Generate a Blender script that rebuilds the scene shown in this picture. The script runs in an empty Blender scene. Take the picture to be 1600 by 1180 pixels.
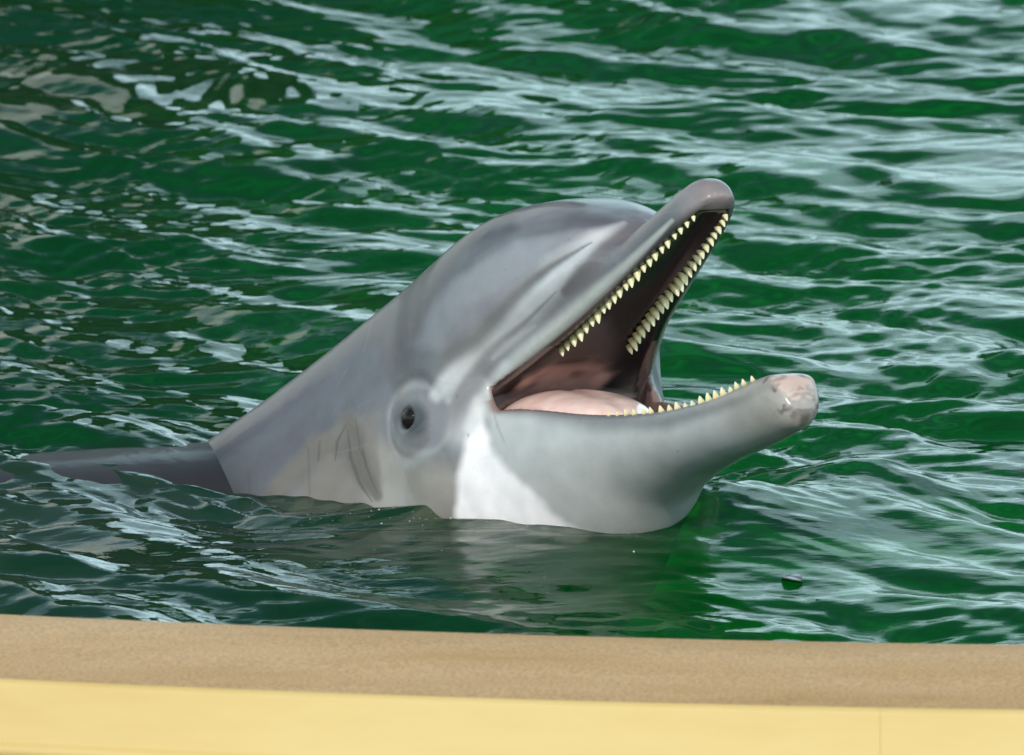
import bpy, math, random
import numpy as np

random.seed(7)
rng = np.random.default_rng(11)
scene = bpy.context.scene
COL = scene.collection
R = math.radians

# ------------------------------------------------------------------ camera
PITCH = R(15.0)
DIST = 12.0
MMPX = 0.44e-3                      # metres per photo pixel at the dolphin's head
PW, PH = 1600.0, 1180.0
FOCAL = 36.0 * DIST / (PW * MMPX)
RIGHT = np.array([1.0, 0, 0])
UP = np.array([0, math.sin(PITCH), math.cos(PITCH)])
TOW = np.array([0, -math.cos(PITCH), math.sin(PITCH)])      # towards the camera
TARGET = np.array([0.0, 0.0, 0.084])
CAM = TARGET + TOW * DIST

cam_data = bpy.data.cameras.new('camera')
cam = bpy.data.objects.new('camera', cam_data)
COL.objects.link(cam)
cam.location = CAM
cam.rotation_euler = (math.pi / 2 - PITCH, 0, 0)
cam_data.sensor_width = 36.0
cam_data.lens = FOCAL
cam_data.clip_start = 0.1
cam_data.clip_end = 500
cam_data.dof.use_dof = True
cam_data.dof.focus_distance = DIST - 0.08
cam_data.dof.aperture_fstop = 22.0
scene.camera = cam

# ------------------------------------------------------------------ sky, sun, exposure
SUN_EL, SUN_AZ = R(40), R(184)       # azimuth measured clockwise from +Y
world = bpy.data.worlds.new('World')
scene.world = world
world.use_nodes = True
wn = world.node_tree
sky = wn.nodes.new('ShaderNodeTexSky')
sky.sky_type = 'NISHITA'
sky.sun_disc = False
sky.sun_elevation = SUN_EL
sky.sun_rotation = SUN_AZ
sky.air_density = 1.0
sky.dust_density = 1.5
bg = wn.nodes['Background']
bg.inputs[1].default_value = 0.13
# thin bright cloud all round, thickening towards the horizon
def wnode(t, **kw):
    n = wn.nodes.new(t)
    for k_, v_ in kw.items():
        setattr(n, k_, v_)
    return n
def wmath(op, a, b=None):
    n = wnode('ShaderNodeMath', operation=op)
    for i_, v_ in enumerate((a, b)):
        if v_ is None: continue
        if isinstance(v_, (int, float)): n.inputs[i_].default_value = v_
        else: wn.links.new(v_, n.inputs[i_])
    return n.outputs[0]
wtc = wnode('ShaderNodeTexCoord'); wsep = wnode('ShaderNodeSeparateXYZ')
wn.links.new(wtc.outputs['Generated'], wsep.inputs[0])
zup = wmath('MAXIMUM', wsep.outputs[2], 0.0)
den = wmath('ADD', zup, 0.18)
wcmb = wnode('ShaderNodeCombineXYZ')
wn.links.new(wmath('DIVIDE', wsep.outputs[0], den), wcmb.inputs[0]); wn.links.new(wmath('DIVIDE', wsep.outputs[1], den), wcmb.inputs[1])
wno = wnode('ShaderNodeTexNoise'); wno.inputs['Scale'].default_value = 1.1; wno.inputs['Detail'].default_value = 6; wno.inputs['Roughness'].default_value = .55
wn.links.new(wcmb.outputs[0], wno.inputs['Vector'])
cov = wnode('ShaderNodeMapRange'); cov.inputs['From Min'].default_value = .46; cov.inputs['From Max'].default_value = .68
low_ = wnode('ShaderNodeMapRange'); low_.inputs['From Min'].default_value = .75; low_.inputs['From Max'].default_value = .10
low_.inputs['To Min'].default_value = -.13; low_.inputs['To Max'].default_value = .24
wn.links.new(zup, low_.inputs['Value'])
wn.links.new(wmath('ADD', wno.outputs['Fac'], low_.outputs[0]), cov.inputs['Value'])
wmix = wnode('ShaderNodeMix', data_type='RGBA')
wn.links.new(cov.outputs[0], wmix.inputs[0]); wn.links.new(sky.outputs[0], wmix.inputs[6])
CLOUD = 17.0
wmix.inputs[7].default_value = (CLOUD * .70, CLOUD * 1.0, CLOUD * 1.10, 1)
wn.links.new(wmix.outputs[2], bg.inputs[0])

sun_data = bpy.data.lights.new('sun', 'SUN')
sun_data.energy = 2.9
sun_data.angle = R(0.5)
sun_data.color = (1.0, 0.95, 0.86)
sun = bpy.data.objects.new('sun', sun_data)
COL.objects.link(sun)
sd = np.array([math.sin(SUN_AZ) * math.cos(SUN_EL), math.cos(SUN_AZ) * math.cos(SUN_EL), math.sin(SUN_EL)])
import mathutils
sun.rotation_euler = mathutils.Vector(sd).to_track_quat('Z', 'Y').to_euler()

scene.view_settings.view_transform = 'Standard'
scene.view_settings.look = 'None'
scene.view_settings.gamma = 1.0
scene.view_settings.exposure = 0.0
scene.view_settings.use_curve_mapping = False
scene.render.engine = 'CYCLES'
cy = scene.cycles
cy.use_denoising = True
cy.max_bounces = 10
cy.transparent_max_bounces = 12
cy.caustics_reflective = False
cy.caustics_refractive = False
cy.sample_clamp_indirect = 6.0

# ------------------------------------------------------------------ helpers
def ray(px, py):
    d = -TOW * DIST + RIGHT * (px - PW / 2) * MMPX - UP * (py - PH / 2) * MMPX
    return d / np.linalg.norm(d)

def at_y(px, py, y):
    d = ray(px, py)
    return CAM + d * ((y - CAM[1]) / d[1])

def at_z(px, py, z=0.0):
    d = ray(px, py)
    return CAM + d * ((z - CAM[2]) / d[2])

def project(P):
    v = np.asarray(P) - CAM
    dep = -(v @ TOW)
    return (PW / 2 + (v @ RIGHT) / dep * DIST / MMPX, PH / 2 - (v @ UP) / dep * DIST / MMPX)

def mesh_np(name, verts, faces, mat=None, parent=None, smooth=True):
    """faces: (n,4) or (n,3) int array"""
    me = bpy.data.meshes.new(name)
    verts = np.asarray(verts, dtype=np.float32)
    faces = np.asarray(faces, dtype=np.int32)
    k = faces.shape[1]
    me.vertices.add(len(verts))
    me.vertices.foreach_set('co', verts.ravel())
    me.loops.add(faces.size)
    me.loops.foreach_set('vertex_index', faces.ravel())
    me.polygons.add(len(faces))
    me.polygons.foreach_set('loop_start', np.arange(0, faces.size, k, dtype=np.int32))
    me.polygons.foreach_set('loop_total', np.full(len(faces), k, dtype=np.int32))
    me.update(calc_edges=True)
    me.validate()
    if smooth:
        me.polygons.foreach_set('use_smooth', np.ones(len(me.polygons), dtype=bool))
    if mat:
        me.materials.append(mat)
    return link(name, me, parent)

def link(name, me, parent=None):
    o = bpy.data.objects.new(name, me)
    COL.objects.link(o)
    if parent:
        o.parent = parent
    return o

def tag(o, label=None, category=None, group=None, kind=None):
    if label: o['label'] = label
    if category: o['category'] = category
    if group: o['group'] = group
    if kind: o['kind'] = kind
    return o

def new_mat(name):
    m = bpy.data.materials.new(name)
    m.use_nodes = True
    nt = m.node_tree
    for n in list(nt.nodes):
        nt.nodes.remove(n)
    out = nt.nodes.new('ShaderNodeOutputMaterial')
    return m, nt, out

def node(nt, typ, **kw):
    n = nt.nodes.new(typ)
    for k, v in kw.items():
        if isinstance(k, str) and hasattr(n, k):
            setattr(n, k, v)
    return n

def ramp(nt, stops):
    r = nt.nodes.new('ShaderNodeValToRGB')
    el = r.color_ramp.elements
    while len(el) < len(stops):
        el.new(0.5)
    for e, (p, c) in zip(el, stops):
        e.position = p
        e.color = c if len(c) == 4 else (*c, 1)
    return r

def pchip(xs, ys, x):
    """monotone cubic interpolation"""
    xs = np.asarray(xs, float); ys = np.asarray(ys, float)
    h = np.diff(xs); d = np.diff(ys) / h
    m = np.zeros_like(ys)
    m[0], m[-1] = d[0], d[-1]
    for i in range(1, len(xs) - 1):
        if d[i - 1] * d[i] > 0:
            w1 = 2 * h[i] + h[i - 1]; w2 = h[i] + 2 * h[i - 1]
            m[i] = (w1 + w2) / (w1 / d[i - 1] + w2 / d[i])
    x = np.clip(x, xs[0], xs[-1])
    i = np.clip(np.searchsorted(xs, x) - 1, 0, len(xs) - 2)
    t = (x - xs[i]) / h[i]
    return ((2*t**3 - 3*t**2 + 1) * ys[i] + (t**3 - 2*t**2 + t) * h[i] * m[i]
            + (-2*t**3 + 3*t**2) * ys[i+1] + (t**3 - t**2) * h[i] * m[i+1])

def sstep(a, b, x):
    t = np.clip((x - a) / (b - a), 0, 1)
    return t * t * (3 - 2 * t)

def seg_dist(px, py, pts):
    """distance to a polyline and the parameter 0..1 along it"""
    pts = np.asarray(pts, float)
    best = np.full(px.shape, 1e9); par = np.zeros(px.shape)
    n = len(pts) - 1
    for i in range(n):
        a, b = pts[i, :2], pts[i + 1, :2]
        ab = b - a
        t = np.clip(((px - a[0]) * ab[0] + (py - a[1]) * ab[1]) / (ab @ ab), 0, 1)
        d = np.hypot(px - a[0] - t * ab[0], py - a[1] - t * ab[1])
        k = d < best
        best = np.where(k, d, best); par = np.where(k, (i + t) / n, par)
    return best, par

def poly_sd(px, py, pts):
    """signed distance to a polygon, negative inside"""
    pts = np.asarray(pts, float)
    d, _ = seg_dist(px, py, np.vstack([pts, pts[:1]]))
    ins = np.zeros(px.shape, bool)
    j = len(pts) - 1
    for i in range(len(pts)):
        xi, yi = pts[i]; xj, yj = pts[j]
        c = ((yi > py) != (yj > py)) & (px < (xj - xi) * (py - yi) / (yj - yi + 1e-12) + xi)
        ins ^= c
        j = i
    return np.where(ins, -d, d)

def vnoise(x, y, seed=0):
    """smooth 2-D value noise, -1..1"""
    g = np.random.default_rng(seed).uniform(-1, 1, (256, 256))
    xi = np.floor(x).astype(int); yi = np.floor(y).astype(int)
    fx = x - xi; fy = y - yi
    fx = fx * fx * fx * (fx * (fx * 6 - 15) + 10); fy = fy * fy * fy * (fy * (fy * 6 - 15) + 10)
    a = g[xi & 255, yi & 255]; b = g[(xi + 1) & 255, yi & 255]
    c = g[xi & 255, (yi + 1) & 255]; d = g[(xi + 1) & 255, (yi + 1) & 255]
    return (a * (1 - fx) + b * fx) * (1 - fy) + (c * (1 - fx) + d * fx) * fy

# ------------------------------------------------------------------ head pose
# canonical head frame in millimetres: x to the snout, y to its left, z to its crown,
# origin between the corners of the mouth
fi = np.array([0.89, -1.075]); mi = np.array([-1.95, 0.10]); ni = np.array([-0.59, -1.945])
S = math.sqrt((fi[0]**2 + mi[0]**2 + ni[0]**2 + fi[1]**2 + mi[1]**2 + ni[1]**2) / 2)
def tovec(v, depth):
    return RIGHT * v[0] - UP * v[1] + TOW * depth
F = tovec(fi, math.sqrt(S*S - fi @ fi)); F /= np.linalg.norm(F)
M = tovec(mi, math.sqrt(S*S - mi @ mi)); M -= F * (M @ F); M /= np.linalg.norm(M)   # its right side, nearer to us
N = np.cross(M, F); N /= np.linalg.norm(N)
if N[2] < 0: N = -N
L = -M
HEAD_O = at_y(874, 624, 0.0)

XB = -60.0      # behind this the neck bends towards the body
# the spine: rises with the head, then turns level just under the surface
SPINE = [(0, -F), (210, np.array([-0.76, 0.08, -0.64])), (300, np.array([-0.92, -0.26, -.06])), (390, np.array([-0.91, -0.36, .09])), (500, np.array([-0.98, -0.16, .07])), (640, np.array([-0.985, -0.12, .02])), (800, np.array([-0.985, -0.14, .0])), (1400, np.array([-0.985, -0.14, .0]))]
_s = np.linspace(0, 1400, 2801)
_dir = np.stack([pchip([k[0] for k in SPINE], [k[1][i] for k in SPINE], _s) for i in range(3)], 1)
_dir /= np.linalg.norm(_dir, axis=1)[:, None]
_cen = np.vstack([[0, 0, 0], np.cumsum((_dir[1:] + _dir[:-1]) / 2 * (_s[1] - _s[0]), axis=0)])
_l = np.empty_like(_dir); _n = np.empty_like(_dir)
_l[0], _n[0] = L, N
for k_ in range(1, len(_s)):                                   # parallel transport of the cross-section
    v_ = _l[k_ - 1] - _dir[k_] * (_l[k_ - 1] @ _dir[k_]); _l[k_] = v_ / np.linalg.norm(v_)
    _n[k_] = np.cross(_l[k_], _dir[k_])
    if _n[k_] @ _n[k_ - 1] < 0: _n[k_] = -_n[k_]

def pose(P):
    """canonical mm -> world metres"""
    P = np.atleast_2d(np.asarray(P, float))
    out = P[:, :1] * F + P[:, 1:2] * L + P[:, 2:] * N
    b = P[:, 0] < XB
    if b.any():
        Q = P[b]
        s = XB - Q[:, 0]
        I3 = lambda A: np.stack([np.interp(s, _s, A[:, i]) for i in range(3)], 1)
        out[b] = XB * F + I3(_cen) + Q[:, 1:2] * I3(_l) + Q[:, 2:] * I3(_n)
    return HEAD_O + out / 1000.0

# ------------------------------------------------------------------ water
def axis_grid(lo, hi, fine_lo, fine_hi, step, grow=1.12):
    mid_ = list(np.arange(fine_lo, fine_hi + 1e-9, step))
    a, s_ = fine_hi, step
    right = []
    while a < hi:
        s_ *= grow; a += s_; right.append(min(a, hi))
    b_, s_ = fine_lo, step
    left = []
    while b_ > lo:
        s_ *= grow; b_ -= s_; left.append(max(b_, lo))
    return np.array(left[::-1] + mid_ + right)

LEDGE_Z = 0.12
lp = [at_z(px, py, LEDGE_Z) for px, py in ((0, 965), (400, 982), (800, 997), (1200, 1006), (1600, 1013))]
lc = np.polyfit([p[0] for p in lp], [p[1] + .02 for p in lp], 2)
def ledge_y(x):
    xc = np.clip(x, -0.6, 0.6)
    return np.polyval(lc, xc) + .3 * np.tanh((x - xc) / .3) * np.polyval(np.polyder(lc), xc)

def waves(x, y):
    """height of the water surface in metres"""
    w = np.random.default_rng(42)
    # restless warp so that no crest runs straight
    wx = x + .035 * vnoise(x / .23 + 3, y / .30, 1) + .012 * vnoise(x / .08, y / .10, 2)
    wy = y + .045 * vnoise(x / .27, y / .25 + 7, 3) + .014 * vnoise(x / .09 + 5, y / .09, 4)
    h = np.zeros_like(x)
    far = np.clip(1 - (np.hypot(x, y - .5) - 2.0) / 6, 0, 1)      # short waves are dropped where the sheet is coarse
    bank = [(18, .24, .55, .055, 24, 24), (50, .065, .17, .165, 22, 24), (60, .022, .060, .110, 20, 28)]
    for n, l0, l1, slope, mean, spread in bank:
        for _ in range(n):
            lam = math.exp(w.uniform(math.log(l0), math.log(l1)))
            ang = R(90 - mean + w.normal(0, spread))
            k = 2 * math.pi / lam
            a = slope / k * math.sqrt(2.0 / n)
            ph = w.uniform(0, 2 * math.pi)
            t = k * (wx * math.cos(ang) + wy * math.sin(ang)) + ph
            h += a * (np.sin(t) + .18 * np.cos(2 * t))
    # fine capillary ripples in drifting patches
    p1 = sstep(-.15, .55, vnoise(x / .16 + 9, y / .22, 12)); p2 = sstep(-.1, .5, vnoise(x / .13, y / .2 + 4, 13))
    for n, l0, l1, slope, mean, spread, m in ((16, .012, .022, .13, 20, 14, p1), (16, .014, .030, .10, -22, 20, p2)):
        r = np.zeros_like(x)
        for _ in range(n):
            lam = math.exp(w.uniform(math.log(l0), math.log(l1)))
            ang = R(90 - mean + w.normal(0, spread)); k = 2 * math.pi / lam
            r += slope / k * math.sqrt(2.0 / n) * np.sin(k * (wx * math.cos(ang) + wy * math.sin(ang)) + w.uniform(0, 6.3))
        h += r * m
    return h, far

def plan(px, py):
    p = at_z(px, py, 0.0)
    return (p[0], p[1])

def water_height(x, y):
    h, far = waves(x, y)
    # calmer water in the lee of the head, livelier to its left
    lee = seg_dist(x, y, [plan(420, 850), plan(800, 870), plan(1250, 880)])[0]
    calm = 1 - .72 * np.exp(-(lee / .13)**2)
    h = h * calm
    # swell pushed up over its back
    d, t = seg_dist(x, y, [plan(-500, 735), plan(0, 735), plan(130, 722), plan(300, 738)])
    h += .003 * np.exp(-(d / .055)**2) * (1 - sstep(.7, 1.0, t))
    # bow wave to the right of the chin
    bw = [plan(1010, 838), plan(1120, 812), plan(1230, 788), plan(1340, 765), plan(1480, 745)]
    d, t = seg_dist(x, y, bw)
    yy = np.interp(x, [b[0] for b in bw], [b[1] for b in bw])
    near = y < yy
    h += .017 * np.exp(-(d / np.where(near, .10, .035))**2) * sstep(0, .2, t) * (1 - sstep(.8, 1, t))
    # rings lapping at the neck and chin
    d, t = seg_dist(x, y, [plan(330, 770), plan(480, 800), plan(700, 800), plan(900, 822), plan(1035, 826)])
    h += (.0030 * np.exp(-d / .035) * np.cos(d / .0046 + 3 * vnoise(x / .05, y / .05, 31)))
    h += .0035 * np.exp(-(d / .012)**2)
    cxx, cyy = plan(1000, 850)
    h += .010 * np.exp(-((x - cxx)**2 / .14**2 + (y - cyy)**2 / .09**2))
    cxx, cyy = plan(370, 770)
    h -= .013 * np.exp(-((x - cxx)**2 / .075**2 + (y - cyy)**2 / .10**2))
    return h * far

WX0, WX1, WY1 = -9.0, 9.0, 14.0
xs = axis_grid(WX0, WX1, -.52, .52, .0026)
ys = axis_grid(-.90, WY1, -.895, 1.62, .0026)
GX, GY = np.meshgrid(xs, ys)
y_in = ledge_y(GX) - .08                                       # the sheet ends inside the curved wall
GY = np.where(GY < -.4, -.4 + (GY + .4) * (y_in + .4) / (ys[0] + .4), GY)
GZ = water_height(GX, GY)
nxw, nyw = len(xs), len(ys)
wv = np.stack([GX.ravel(), GY.ravel(), GZ.ravel()], 1)
ii, jj = np.meshgrid(np.arange(nyw - 1), np.arange(nxw - 1), indexing='ij')
a0 = (ii * nxw + jj).ravel()
wf = np.stack([a0, a0 + 1, a0 + nxw + 1, a0 + nxw], 1)
# sides and bottom close the body of water
DEEP = -1.35
ring = np.concatenate([np.arange(nxw), (np.arange(1, nyw) * nxw + nxw - 1), ((nyw - 1) * nxw + np.arange(nxw - 2, -1, -1)), (np.arange(nyw - 2, 0, -1) * nxw)])
nb0 = len(wv)
low = wv[ring].copy(); low[:, 2] = DEEP
cen = np.array([[0, 6, DEEP]])
wv = np.vstack([wv, low, cen])
m_ = len(ring); r1 = np.arange(m_); r2 = (r1 + 1) % m_
side = np.stack([ring[r2], ring[r1], nb0 + r1, nb0 + r2], 1)
bot = np.stack([nb0 + r2, nb0 + r1, np.full(m_, nb0 + m_)], 1)
water = mesh_np('water', wv, np.vstack([wf, side]), None)
import bmesh
bm = bmesh.new(); bm.from_mesh(water.data); bm.verts.ensure_lookup_table()
for t in bot:
    bm.faces.new([bm.verts[i] for i in t])
bm.to_mesh(water.data); bm.free()
tag(water, 'rippled green pool water reflecting pale sky around the dolphin', kind='structure')

WATER_IOR = 1.45
m_water, nt, out = new_mat('pool_water')
fr_ = nt.nodes.new('ShaderNodeFresnel'); fr_.inputs['IOR'].default_value = WATER_IOR
gl = nt.nodes.new('ShaderNodeBsdfGlossy'); gl.inputs['Roughness'].default_value = 0.015
rf = nt.nodes.new('ShaderNodeBsdfRefraction'); rf.inputs['IOR'].default_value = 1.33; rf.inputs['Roughness'].default_value = 0.0
tr_ = nt.nodes.new('ShaderNodeBsdfTransparent')
m1 = nt.nodes.new('ShaderNodeMixShader'); m1.inputs[0].default_value = 0.5
m2 = nt.nodes.new('ShaderNodeMixShader')
nt.links.new(rf.outputs[0], m1.inputs[1]); nt.links.new(tr_.outputs[0], m1.inputs[2])
df = nt.nodes.new('ShaderNodeBsdfDiffuse'); df.inputs['Color'].default_value = (.0, .42, .085, 1)   # murk: light scattered back by the green water
m3 = nt.nodes.new('ShaderNodeMixShader'); m3.inputs[0].default_value = 0.05
nt.links.new(m1.outputs[0], m3.inputs[1]); nt.links.new(df.outputs[0], m3.inputs[2])
nt.links.new(fr_.outputs[0], m2.inputs[0]); nt.links.new(m3.outputs[0], m2.inputs[1]); nt.links.new(gl.outputs[0], m2.inputs[2])
nt.links.new(m2.outputs[0], out.inputs['Surface'])
tc = nt.nodes.new('ShaderNodeTexCoord'); mp = nt.nodes.new('ShaderNodeMapping'); mp.inputs['Scale'].default_value = (38, 95, 38); mp.inputs['Rotation'].default_value = (0, 0, R(-20))
nw = nt.nodes.new('ShaderNodeTexNoise'); nw.inputs['Scale'].default_value = 1.0; nw.inputs['Detail'].default_value = 3
nt.links.new(tc.outputs['Object'], mp.inputs[0]); nt.links.new(mp.outputs[0], nw.inputs['Vector'])
bp = nt.nodes.new('ShaderNodeBump'); bp.inputs['Strength'].default_value = 0.7; bp.inputs['Distance'].default_value = .0010
nt.links.new(nw.outputs['Fac'], bp.inputs['Height'])
for n_ in (fr_, gl):
    nt.links.new(bp.outputs[0], n_.inputs['Normal'])
va = nt.nodes.new('ShaderNodeVolumeAbsorption')
va.inputs['Color'].default_value = (.0, .86, .34, 1); va.inputs['Density'].default_value = 1.5
nt.links.new(va.outputs[0], out.inputs['Volume'])
water.data.materials.append(m_water)

# pool floor
m_floor, nt, out = new_mat('pool_floor_paint')
b = node(nt, 'ShaderNodeBsdfPrincipled')
tc = nt.nodes.new('ShaderNodeTexCoord')
n1 = nt.nodes.new('ShaderNodeTexNoise'); n1.inputs['Scale'].default_value = 2.2; n1.inputs['Detail'].default_value = 7
nt.links.new(tc.outputs['Object'], n1.inputs['Vector'])
rp = ramp(nt, [(0.32, (.02, .28, .10)), (0.48, (.08, .72, .28)), (0.66, (.16, .90, .40))])
nt.links.new(n1.outputs['Fac'], rp.inputs[0])
# floor colour turns darker towards the left, with a noisy edge
sp_ = nt.nodes.new('ShaderNodeSeparateXYZ'); nt.links.new(tc.outputs['Object'], sp_.inputs[0])
wd = nt.nodes.new('ShaderNodeMath'); wd.operation = 'MULTIPLY_ADD'; wd.inputs[1].default_value = .55; nt.links.new(n1.outputs['Fac'], wd.inputs[0]); nt.links.new(sp_.outputs[0], wd.inputs[2])
wm = nt.nodes.new('ShaderNodeMapRange'); wm.inputs['From Min'].default_value = -.05; wm.inputs['From Max'].default_value = .38
nt.links.new(wd.outputs[0], wm.inputs['Value'])
wx_ = nt.nodes.new('ShaderNodeMix'); wx_.data_type = 'RGBA'; wx_.inputs[6].default_value = (.016, .13, .05, 1)
nt.links.new(wm.outputs[0], wx_.inputs[0]); nt.links.new(rp.outputs[0], wx_.inputs[7]); nt.links.new(wx_.outputs[2], b.inputs['Base Color'])
b.inputs['Roughness'].default_value = 0.8
nt.links.new(b.outputs[0], out.inputs[0])
FLOOR_Z = -0.75
fl = mesh_np('pool_floor', [(-9.5, -1.3, FLOOR_Z), (9.5, -1.3, FLOOR_Z), (9.5, 14.5, FLOOR_Z), (-9.5, 14.5, FLOOR_Z)], [(0, 1, 2, 3)], m_floor, None, False)
tag(fl, 'algae green pool floor under the water', kind='structure')

# ------------------------------------------------------------------ the rim of the pool in front
def sweep(prof, xs_, y_of):
    """profile of (dy, z): dy runs towards the viewer from the inner edge"""
    prof = np.asarray(prof, float)
    v = np.array([(x, y_of(x) - p[0], p[1]) for x in xs_ for p in prof])
    k = len(prof)
    f_ = [(i * k + j, i * k + j + 1, (i + 1) * k + j + 1, (i + 1) * k + j) for i in range(len(xs_) - 1) for j in range(k - 1)]
    return v, np.array(f_)

def arc(cx_, cz_, r_, a0_, a1_, n):
    return [(cx_ + r_ * math.cos(R(a)), cz_ + r_ * math.sin(R(a))) for a in np.linspace(a0_, a1_, n)]

def rim_mat(name, stops, scale, rough, bump, coat=0.0, speck=None):
    m, nt, out = new_mat(name)
    b = node(nt, 'ShaderNodeBsdfPrincipled')
    tc = nt.nodes.new('ShaderNodeTexCoord')
    n1 = nt.nodes.new('ShaderNodeTexNoise'); n1.inputs['Scale'].default_value = scale; n1.inputs['Detail'].default_value = 8; n1.inputs['Roughness'].default_value = .65
    mp = nt.nodes.new('ShaderNodeMapping'); mp.inputs['Scale'].default_value = (0.22, 1, 1)
    nt.links.new(tc.outputs['Object'], mp.inputs[0]); nt.links.new(mp.outputs[0], n1.inputs['Vector'])
    rp = ramp(nt, stops)
    nt.links.new(n1.outputs['Fac'], rp.inputs[0])
    n2 = nt.nodes.new('ShaderNodeTexNoise'); n2.inputs['Scale'].default_value = 420; n2.inputs['Detail'].default_value = 4
    nt.links.new(tc.outputs['Object'], n2.inputs['Vector'])
    last = rp.outputs[0]
    if speck:
        r2 = ramp(nt, speck)
        nt.links.new(n2.outputs['Fac'], r2.inputs[0])
        mx = nt.nodes.new('ShaderNodeMix'); mx.data_type = 'RGBA'; mx.blend_type = 'MULTIPLY'; mx.inputs[0].default_value = 1
        nt.links.new(last, mx.inputs[6]); nt.links.new(r2.outputs[0], mx.inputs[7]); last = mx.outputs[2]
    nt.links.new(last, b.inputs['Base Color'])
    b.inputs['Specular IOR Level'].default_value = .25
    b.inputs['Roughness'].default_value = rough; b.inputs['Coat Weight'].default_value = coat; b.inputs['Coat Roughness'].default_value = .12
    bp = nt.nodes.new('ShaderNodeBump'); bp.inputs['Strength'].default_value = bump; bp.inputs['Distance'].default_value = .001
    nt.links.new(n2.outputs['Fac'], bp.inputs['Height']); nt.links.new(bp.outputs[0], b.inputs['Normal'])
    nt.links.new(b.outputs[0], out.inputs[0])
    return m

m_tan = rim_mat('sandy_coping', [(.28, (.33, .19, .07)), (.42, (.43, .275, .125)), (.55, (.48, .32, .165)), (.74, (.57, .40, .22))], 9, .75, .5, speck=[(.35, (.78, .76, .74)), (.6, (1.06, 1.06, 1.06))])
m_yel = rim_mat('yellow_gelcoat', [(.3, (.43, .295, .095)), (.5, (.495, .36, .14)), (.7, (.54, .41, .18))], 5, .55, .06, 0.0)
rim = bpy.data.objects.new('pool_wall', None); COL.objects.link(rim)
rim.location = (0, 0, 0)
tag(rim, 'curved yellow pool wall with a sandy tan coping in the foreground', 'pool wall')
lx = np.linspace(-9.2, 9.2, 360)
Z = LEDGE_Z
TW = 0.166
prof = [(.006, DEEP - .05), (.006, Z - .03)] + arc(.026, Z - .021, .024, 180, 90, 9) + [(.05, Z + .005), (.08, Z + .004), (TW - .003, Z)] + arc(TW - .0015, Z - .0015, .0015, 90, 0, 4) + [(TW, Z - .030)]
v_, f_ = sweep(prof, lx, ledge_y)
mesh_np('coping', v_, f_, m_tan, rim)
prof = [(TW - .001, Z - .006), (TW - .001, Z + .0008), (TW + .001, Z + .0012), (TW + .004, Z - .003), (TW + .008, Z - .038)] + arc(TW + .008, Z - .044, .005, 70, -40, 7) + [(TW + .012, Z - .053), (TW + .05, Z - .9)]
jx = at_z(1372, 1140, Z - .03)[0]
for x0_, x1_ in ((-9.2, jx - .00008), (jx + .00008, 9.2)):       # two moulded panels with a hairline joint
    v_, f_ = sweep(prof, np.linspace(x0_, x1_, 180), ledge_y)
    mesh_np('wall_panel', v_, f_, m_yel, rim)

# ------------------------------------------------------------------ far side of the pool, seen only as a reflection
m_stone = rim_mat('pale_render', [(.3, (.72, .72, .68)), (.7, (.84, .83, .79))], 1.5, .85, .2)
def box_mesh(name, lo, hi, mat, parent):
    (x0, y0_, z0), (x1, y1_, z1) = lo, hi
    v = [(x0, y0_, z0), (x1, y0_, z0), (x1, y1_, z0), (x0, y1_, z0), (x0, y0_, z1), (x1, y0_, z1), (x1, y1_, z1), (x0, y1_, z1)]
    return mesh_np(name, v, [(0, 3, 2, 1), (4, 5, 6, 7), (0, 1, 5, 4), (1, 2, 6, 5), (2, 3, 7, 6), (3, 0, 4, 7)], mat, parent, False)
house = bpy.data.objects.new('pool_house', None); COL.objects.link(house)
tag(house, 'pale rendered pool house mirrored in the water at upper left', 'building')
box_mesh('wall', (-7.0, 4.0, DEEP), (-.62, 6.5, 1.7), m_stone, house)
m_dark = rim_mat('doorway_shade', [(.3, (.010, .018, .012)), (.7, (.025, .035, .025))], 3, .8, .2)
box_mesh('doorway_dark', (-.62, 4.1, DEEP), (-.20, 6.4, 1.9), m_dark, house)  # solid dark box, its colour stands for the shade inside an open doorway

# paving round the pool
m_pave = rim_mat('pale_paving', [(.3, (.30, .28, .25)), (.7, (.38, .36, .32))], 2.0, .9, .2)
gv, gf = [], []
for (x0, y0_, x1, y1_, z_) in ((-60, -60, 60, -1.25, -.75), (-60, -1.25, -9.0, 90, .10), (9.0, -1.25, 60, 90, .10), (-9.0, 14.0, 9.0, 90, .10)):
    n0 = len(gv)
    gv += [(x0, y0_, z_), (x1, y0_, z_), (x1, y1_, z_), (x0, y1_, z_)]; gf.append((n0, n0 + 1, n0 + 2, n0 + 3))
tag(mesh_np('ground', gv, gf, m_pave, None, False), 'pale paving around the pool', kind='structure')
# ------------------------------------------------------------------ the dolphin: an implicit body, surface-netted
STEP = 2.2
gx = np.arange(-760, 332, STEP); gy = np.arange(-4.5 * STEP, 150, STEP); gz = np.arange(-215, 165, STEP)
NX, NY, NZ = len(gx), len(gy), len(gz)

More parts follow.
